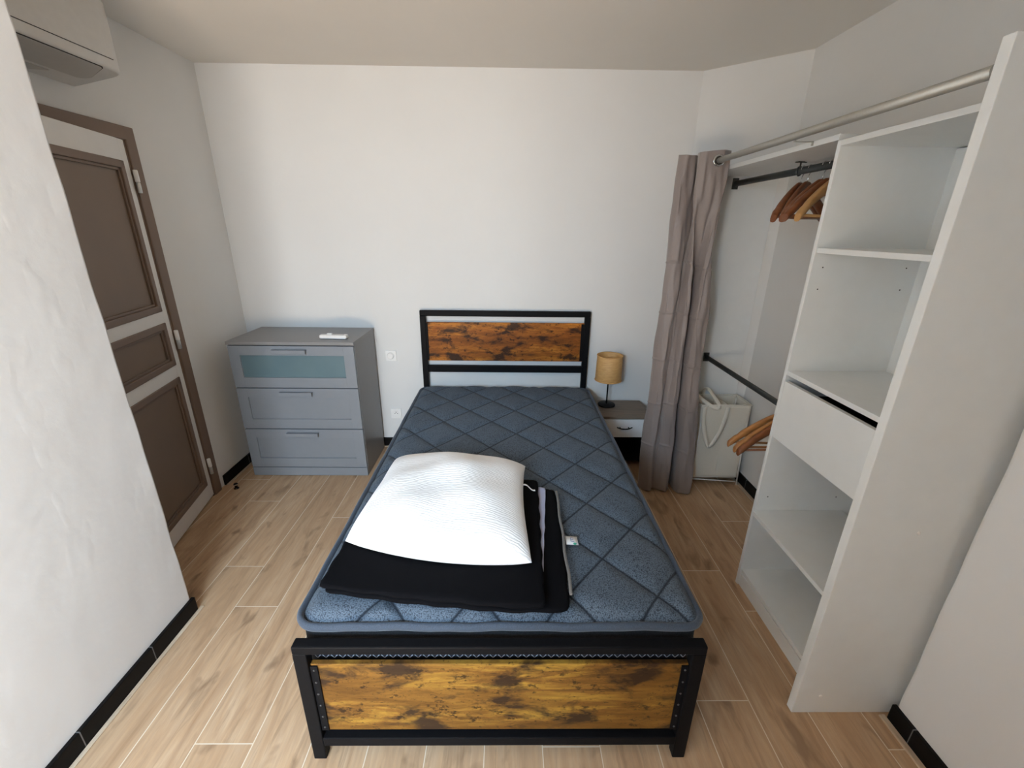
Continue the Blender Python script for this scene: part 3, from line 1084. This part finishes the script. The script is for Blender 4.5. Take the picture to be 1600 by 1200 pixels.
LX, LY, LZ = .735, 2.945, .4085
lp = thing('table_lamp', (LX, LY, LZ), 'small table lamp with woven rattan shade and black stem on the nightstand', 'lamp')
bm = BM(); lathe(bm, [(.058, 0), (.062, .003), (.062, .011), (.058, .014), (.010, .016)], (LX, LY, LZ), 48); obj('base', bm, BLACKMATTE, lp)
bm = BM(); tube(bm, [(LX, LY, LZ + .014), (LX - .002, LY, LZ + .275)], .0055, 12); obj('stem', bm, BLACKMATTE, lp)
SX = LX - .004
bm = BM()
lathe(bm, [(.0915, .197), (.093, .199), (.0885, .380), (.087, .381), (.0865, .380), (.091, .199), (.0915, .197)], (SX, LY, LZ), 64, cap=False)
ROOT['lamp_tmp'] = Vector((SX, LY, LZ))
sh = obj('lamp_shade', bm, RATTAN, lp)
for z, r in ((.199, .0935), (.380, .0895)):
    bm = BM(); tube(bm, [(SX + r * math.cos(a), LY + r * math.sin(a), LZ + z) for a in [2 * PI * k / 64 for k in range(64)]], .003, 8, True); obj('rim', bm, RATTAN, sh)
bm = BM(); lathe(bm, [(.013, .255), (.016, .26), (.016, .275), (.022, .287), (.026, .303), (.019, .320), (.004, .326)], (SX, LY, LZ), 24); obj('bulb', bm, WHITE_PLAST, lp)
bm = BM()
for k in range(3):
    a = 2 * PI * k / 3 + .4
    tube(bm, [(SX, LY, LZ + .268), (SX + .089 * math.cos(a), LY + .089 * math.sin(a), LZ + .215)], .0015, 6)
obj('shade_holder', bm, BLACKMATTE, lp)

# ================================================================== CLOSET
# --- open shelving column
SXF, SXB = 1.134, 1.585
su = thing('shelving_unit', (1.36, 1.38, 0), 'tall white open shelving unit with one drawer on the right', 'shelving unit')
SY0, SY1 = 1.089, 1.674
for y0, y1 in ((SY0, SY0 + .018), (SY1 - .018, SY1)):
    bm = BM(); box(bm, (SXF, y0, 0), (SXB, y1, 1.920), .001); sp = obj('side_panel', bm, WHITE_BOARD, su)
    if y0 > 1.5:
        for x, z in ((1.175, 1.50), (1.175, 1.42), (1.49, 1.50), (1.49, 1.42), (1.18, .50), (1.49, .50), (1.18, .355)):
            bm = BM(); lathe(bm, [(.0026, 0), (.0026, -.0008)], (x, y0, z), 10, 'y'); obj('peg_hole', bm, SEAM, sp)
A, B = SY0 + .0185, SY1 - .0185
bm = BM(); box(bm, (SXF, A, 1.902), (SXB, B, 1.920), .001); obj('top_board', bm, WHITE_BOARD, su)
for xf, z1 in ((SXF + .004, 1.569), (SXF, 1.096), (SXF - .012, .430), (SXF + .006, .093)):
    bm = BM(); box(bm, (xf, A, z1 - .018), (SXB - .052, B, z1), .001); obj('shelf', bm, WHITE_BOARD, su)
bm = BM(); box(bm, (SXF + .008, A, 0), (SXF + .024, B, .066), .001); obj('plinth', bm, WHITE_BOARD, su)
bm = BM(); box(bm, (SXB - .048, A - .012, .79), (SXB - .043, B + .012, 1.897)); obj('back_panel', bm, WHITE_BOARD, su)
bm = BM(); box(bm, (SXF - .001, A + .002, .803), (SXF + .017, B - .002, 1.052), .001); dw = obj('drawer', bm, WHITE_BOARD, su)
bm = BM(); box(bm, (SXF + .04, A + .012, .815), (SXB - .07, B - .012, .99)); obj('drawer_box', bm, DARKVOID, dw)

# --- tall end panel carrying the curtain rod
bm = BM(); box(bm, (1.030, 1.058, 0), (1.590, 1.086, 2.012), .0015)
ep = tag(obj('end_panel', bm, WHITE_BOARD), 'tall white panel closing the near end of the shelving unit', 'panel')
for x, z in ((1.115, .085), (1.235, .78)):
    bm = BM(); lathe(bm, [(.006, .0), (.006, -.0012), (.003, -.002)], (x, 1.0581, z), 16, 'y'); obj('screw_cap', bm, WHITE_PLAST, ep)

# --- far side panel and top board
FPY = 2.742
bm = BM(); prism(bm, [(1.150, FPY, .004), (1.562, FPY, .004), (1.541, FPY + .018, .004), (1.150, FPY + .018, .004)], (0, 0, 1.941))
tag(obj('side_board', bm, WHITE_BOARD), 'white upright board closing the far end of the closet behind the curtain', 'panel')
bm = BM(); box(bm, (SXF, SY1 + .0005, 1.922), (1.600, FPY - .0005, 1.942), .001)
tag(obj('closet_top_shelf', bm, WHITE_BOARD), 'white top shelf board spanning the closet above the upper hanging rail', 'shelf')
bm = BM(); box(bm, (1.20, 1.16, 1.9205), (1.56, 1.50, 1.934), .0015)
tag(obj('loose_board', bm, WHITE_BOARD), 'loose white board lying flat on top of the shelving unit', 'board')


# --- hanging rails
def rail(name, z, label):
    r = thing(name, (1.315, 2.2, z), label, 'rail', None)
    bm = BM(); tube(bm, [(1.315, SY1 + .003, z), (1.315, FPY - .003, z)], .0125, 16, False, (.72, 1.25)); obj('bar', bm, ANTHRACITE, r)
    for y0, y1 in ((FPY - .006, FPY - .001), (SY1 + .001, SY1 + .006)):
        bm = BM(); box(bm, (1.297, y0, z - .030), (1.333, y1, z + .030), .002); obj('end_socket', bm, ANTHRACITE, r)
    return r


RZ1, RZ2 = 1.882, .842
ra = rail('clothes_rail', RZ1, 'dark clothes rail below the top shelf holding the upper hangers')
bm = BM()
yb = 2.155
box(bm, (1.300, yb - .006, 1.9175), (1.330, yb + .006, 1.9212), .001)
box(bm, (1.290, yb - .004, 1.9165), (1.340, yb + .004, 1.920), .001)
tube(bm, [(1.315, yb, 1.918), (1.315, yb, RZ1 + .014)], .0035, 8)
tube(bm, [(1.315 + .0125 * math.cos(a), yb, RZ1 + .0185 * math.sin(a)) for a in [2 * PI * k / 20 for k in range(20)]], .0035, 8, True)
obj('centre_support', bm, ANTHRACITE, ra)
rail('clothes_rail', RZ2, 'dark clothes rail at mid height running down behind the shelving unit')


# --- wooden hangers
def hanger(loc, yaw, wood, label, group, bar=True, lift=0.0):
    """local frame: x along shoulders, z up, origin at the top of the hook curve"""
    h = thing('clothes_hanger', loc, label, 'hanger', group)
    ROOT[h.name] = Vector((0, 0, 0))
    h.rotation_euler = (0, 0, yaw)
    # shoulders: lens shaped beam that droops and curves forward
    bm = BM()
    rings = []
    n = 44
    for i in range(n + 1):
        t = 2 * i / n - 1
        a = abs(t)
        x = .218 * t
        zc = -.088 - .135 * (a ** 1.18) * (1 - .12 * (1 - a))
        if a < .09:
            zc = -.088 - .135 * (.09 ** 1.18) * .88 - .0
        yc = -.030 * a * a
        hh = .019 + .011 * (1 - a) ** 2 - .004 * max(0, a - .85) / .15
        notch = -.006 * math.exp(-((a - .80) / .035) ** 2)
        th = .0085 + .009 * a - (.0045 * max(0, a - .9) / .1)
        ring = []
        for k in range(12):
            an = 2 * PI * k / 12
            cz, sy = math.sin(an), math.cos(an)
            cz = math.copysign(abs(cz) ** .7, cz)
            sy = math.copysign(abs(sy) ** .7, sy)
            zz = zc + hh * cz + (notch if cz > 0.3 else 0)
            ring.append(bm.verts.new((x, yc + th * sy, zz)))
        rings.append(ring)
    for A_, B_ in zip(rings, rings[1:]):
        for k in range(12):
            f = bm.faces.new((A_[k], A_[(k + 1) % 12], B_[(k + 1) % 12], B_[k])); f.smooth = True
    bm.faces.new(rings[0][::-1]); bm.faces.new(rings[-1])
    obj('shoulders', bm, wood, h)
    if bar:
        bm = BM(); tube(bm, [(-.196, -.024, -.213), (0, -.014, -.216), (.196, -.024, -.213)], .0055, 10); obj('trouser_bar', bm, wood, h)
    bm = BM()
    pts = [(0, 0, -.075), (0, 0, -.045)]
    R0 = .0185
    pts += [(-.004, 0, -.038), (-.012, 0, -.030)] if False else []
    for k in range(13):
        a = math.radians(-60 + 230 * k / 12)
        pts.append((R0 * math.cos(a), 0, -.0170 + R0 * .98 * math.sin(a)))
    tube(bm, pts, .0018, 8)
    obj('hook', bm, CHROME, h)
    return h


RT_ = .0165                                     # rail half height
GU = 'wooden hangers on the upper rail'
Z1 = RZ1 + RT_ + .0006
hanger((1.315, 2.126, Z1), math.radians(31), DARKHANG, 'dark wooden hanger furthest left on the upper rail', GU)
hanger((1.315, 2.080, Z1), math.radians(34), DARKHANG, 'dark wooden hanger second from the left on the upper rail', GU, bar=True)
hanger((1.315, 1.984, Z1), math.radians(19), DARKHANG, 'dark wooden hanger third from the left on the upper rail', GU)
hanger((1.315, 1.940, Z1), math.radians(15), DARKHANG, 'dark wooden hanger fourth from the left on the upper rail, behind the pale one', GU)
hanger((1.315, 1.895, Z1), math.radians(21), LIGHTHANG, 'pale wooden hanger on the upper rail next to the shelving unit', GU)
GL = 'wooden hangers on the lower rail'
Z2 = RZ2 + RT_ + .0006
hanger((1.315, 1.912, Z2), math.radians(-6), MIDHANG, 'honey coloured hanger whose tip reaches furthest left on the lower rail', GL)
hanger((1.315, 1.872, Z2), math.radians(-1), MIDHANG, 'honey coloured hanger in the middle of the lower three', GL)
hanger((1.315, 1.848, Z2), math.radians(1), DARKHANG, 'reddish wooden hanger nearest the shelving unit on the lower rail', GL)

# --- curtain rod
cr = thing('curtain_rod', (1.062, 1.75, 1.958), 'long satin steel curtain rod in front of the closet', 'curtain rod')
bm = BM(); tube(bm, [(1.062, 1.0865, 1.958), (1.062, 2.62, 1.958)], .0140, 20); obj('tube', bm, ROD_STEEL, cr)
bm = BM(); lathe(bm, [(.024, 0), (.024, .006), (.017, .008), (.017, .02)], (1.062, 1.0868, 1.958), 28, 'y'); obj('end_socket', bm, ROD_STEEL, cr)
bm = BM(); lathe(bm, [(.016, 2.612), (.018, 2.615), (.018, 2.635), (.012, 2.642)], (1.062, 0, 1.958), 28, 'y'); obj('end_cap', bm, ROD_STEEL, cr)
bm = BM()
box(bm, (1.066, 1.806, 1.9385), (1.136, 1.818, 1.9405), .0004)
box(bm, (1.064, 1.806, 1.9385), (1.067, 1.818, 1.9480), .0004)
box(bm, (1.1325, 1.806, 1.9265), (1.1338, 1.818, 1.9405), .0003)
obj('support_bracket', bm, ROD_STEEL, cr)

# --- curtain, gathered at the far end of the rod
cu = thing('curtain', (1.06, 2.5, .01), 'taupe grey eyelet curtain gathered at the far end of the rod', 'curtain')
top = [(1.100, 2.660), (.985, 2.645), (.915, 2.590), (.935, 2.545), (.985, 2.560), (1.030, 2.600), (1.040, 2.590), (1.000, 2.520), (.975, 2.462), (1.000, 2.438), (1.062, 2.428), (1.116, 2.436), (1.126, 2.470), (1.085, 2.540), (1.075, 2.580), (1.122, 2.560)]
mid = [(1.085, 2.650), (.965, 2.620), (.895, 2.535), (.908, 2.485), (.945, 2.462), (.975, 2.500), (.995, 2.490), (1.015, 2.450), (1.040, 2.470), (1.050, 2.560), (1.062, 2.560), (1.070, 2.460), (1.095, 2.432), (1.140, 2.438), (1.150, 2.480), (1.140, 2.545)]
bot = [(1.06, 2.640), (.95, 2.600), (.886, 2.520), (.900, 2.470), (.935, 2.440), (.962, 2.462), (1.000, 2.450), (1.050, 2.440), (1.074, 2.470), (1.086, 2.560), (1.098, 2.550), (1.108, 2.455), (1.135, 2.415), (1.195, 2.418), (1.214, 2.460), (1.200, 2.520)]
TOPZ, BOTZ = 2.003, .012
ct, cm, cb = catmull([(*p, 0) for p in top], 12), catmull([(*p, 0) for p in mid], 12), catmull([(*p, 0) for p in bot], 12)
bm = BM()
rows = []
NZ = 420
for j in range(NZ + 1):
    s = j / NZ
    z = TOPZ + (BOTZ - TOPZ) * s
    row = []
    for i in range(len(ct)):
        a, m, b = ct[i], cm[i], cb[i]
        if s < .45:
            k = s / .45
            k = k * k * (3 - 2 * k)
            p = a.lerp(m, k)
        else:
            k = (s - .45) / .55
            k = k * k * (3 - 2 * k)
            p = m.lerp(b, k)
        t = i / len(ct)
        # fold marks left by the packaging and soft wrinkles
        c = 0
        for zc_ in (.32, .60, .88, 1.16, 1.44):
            c += .0045 * math.exp(-((z - zc_ - .02 * math.sin(5 * t)) / .0045) ** 2)
        w = .005 * math.sin(38 * t + 7 * z) * math.sin(3.1 * z + 5 * t) + .0035 * math.sin(80 * t - 9 * z) + .003 * math.sin(120 * t + 15 * z) * math.sin(11 * z)
        hem = .012 * math.sin(22 * t) * max(0, s - .97) / .03
        row.append((p.x - c - w * .6, p.y - c * .7 + w, z + hem * .4 + (.004 * math.sin(20 * t) if j == 0 else 0)))
    rows.append(row)
sheet(bm, rows)
fab = solid(obj('cloth', bm, CURTAIN, cu), .0022)
bm = BM(); tube(bm, [(1.062 + .0235 * math.cos(a), 2.424, 1.958 + .0235 * math.sin(a)) for a in [2 * PI * k / 40 for k in range(40)]], .0062, 10, True, (.6, 1)); obj('eyelet', bm, CHROME, cu)
bm = BM(); lathe(bm, [(.020, 2.4225), (.020, 2.4235)], (1.062, 0, 1.958), 30, 'y'); obj('eyelet_opening', bm, SEAM, cu)

# ================================================================== LAUNDRY BASKET
KX0, KX1, KY0, KY1, KH = 1.243, 1.560, 2.535, 2.722, .583
lb_ = thing('laundry_basket', (1.39, 2.63, 0), 'beige canvas laundry basket with webbing handles standing in the closet', 'basket')
bm = BM()


def kw(u, v, side):
    return .006 * math.sin(5 * u + 2 * v + side) * math.sin(PI * u) * (.3 + v)


def basket_wall(p0, p1, seed, zb=.055):
    d = Vector((p1[0] - p0[0], p1[1] - p0[1], 0))
    nrm = Vector((d.y, -d.x, 0)).normalized()
    rows = []
    for j in range(25):
        v = j / 24
        z = zb + (KH - zb) * v
        rows.append([(p0[0] + d.x * u + nrm.x * kw(u, 1 - v, seed), p0[1] + d.y * u + nrm.y * kw(u, 1 - v, seed), z - .004 * math.sin(PI * u) * (1 if v == 1 else 0)) for u in [k / 20 for k in range(21)]])
    return rows


sheet(bm, basket_wall((KX0, KY0), (KX1, KY0), 1))
sheet(bm, basket_wall((KX1, KY0), (KX1, KY1), 2))
sheet(bm, basket_wall((KX1, KY1), (KX0, KY1), 3))
sheet(bm, basket_wall((KX0, KY1), (KX0, KY0), 4))
sheet(bm, [[(KX0 + (KX1 - KX0) * k / 6, KY0 + (KY1 - KY0) * j / 4, .056) for k in range(7)] for j in range(5)])
solid(obj('canvas_body', bm, CANVAS, lb_), .002)
bm = BM()
sheet(bm, [[(1.420 + .03 * math.sin(PI * u) * v - .01, KY0 + .004 + (KY1 - KY0 - .008) * u, .10 + (KH - .12) * v) for u in [k / 12 for k in range(13)]] for v in (0, .25, .5, .75, 1)])
solid(obj('divider', bm, CANVAS, lb_), .002)
bm = BM(); tube(bm, [(x, y, KH) for x, y in ((KX0, KY0), (KX1, KY0), (KX1, KY1), (KX0, KY1))], .004, 8, True); obj('top_binding', bm, CANVAS_L, lb_)


def strap(pts, w, name='handle'):
    P = catmull(pts, 8)
    bm = BM()
    rows = []
    for i, p in enumerate(P):
        d = (P[min(i + 1, len(P) - 1)] - P[max(i - 1, 0)]).normalized()
        s = d.cross(Vector((0, -1, .15))).normalized()
        rows.append([p - s * w / 2, p, p + s * w / 2])
    sheet(bm, rows)
    return solid(obj(name, bm, CANVAS_L, lb_), .003)


yf = KY0 - .010
strap([(1.262, yf + .003, KH - .01), (1.262, yf - .002, .49), (1.278, yf - .012, .40), (1.308, yf - .016, .315), (1.328, yf - .016, .308), (1.352, yf - .016, .35), (1.385, yf - .010, .44), (1.402, yf - .002, .52), (1.408, yf + .003, KH - .01)], .026)
strap([(1.225, KY1 - .006, .56), (1.232, KY1 - .03, .62), (1.262, KY0 + .05, .600), (1.300, KY0 - .006, .578), (1.335, KY0 - .014, .566), (1.352, KY0 - .004, .580), (1.345, KY0 + .06, .612), (1.340, KY1 - .05, .635), (1.330, KY1 - .004, .62), (1.330, KY1 + .001, .575)], .024)
fr = bm = BM()
for x in (KX0 + .01, KX1 - .006):
    tube(bm, [(x + (.012 if x > 1.4 else -.0), KY0 - .004, 0), (x, KY0 - .004, .30), (x, KY0 + .008, KH - .02)], .0048, 8)
    tube(bm, [(x, KY1 - .004, 0), (x, KY1 - .008, KH - .02)], .0048, 8)
tube(bm, [(KX0 + .01, KY0 - .004, .048), (KX1 - .006, KY0 - .004, .026)], .0045, 8)
tube(bm, [(KX0 + .01, KY1 - .004, .03), (KX1 - .006, KY1 - .004, .05)], .0045, 8)
obj('wire_frame', bm, WHITE_PLAST, lb_)
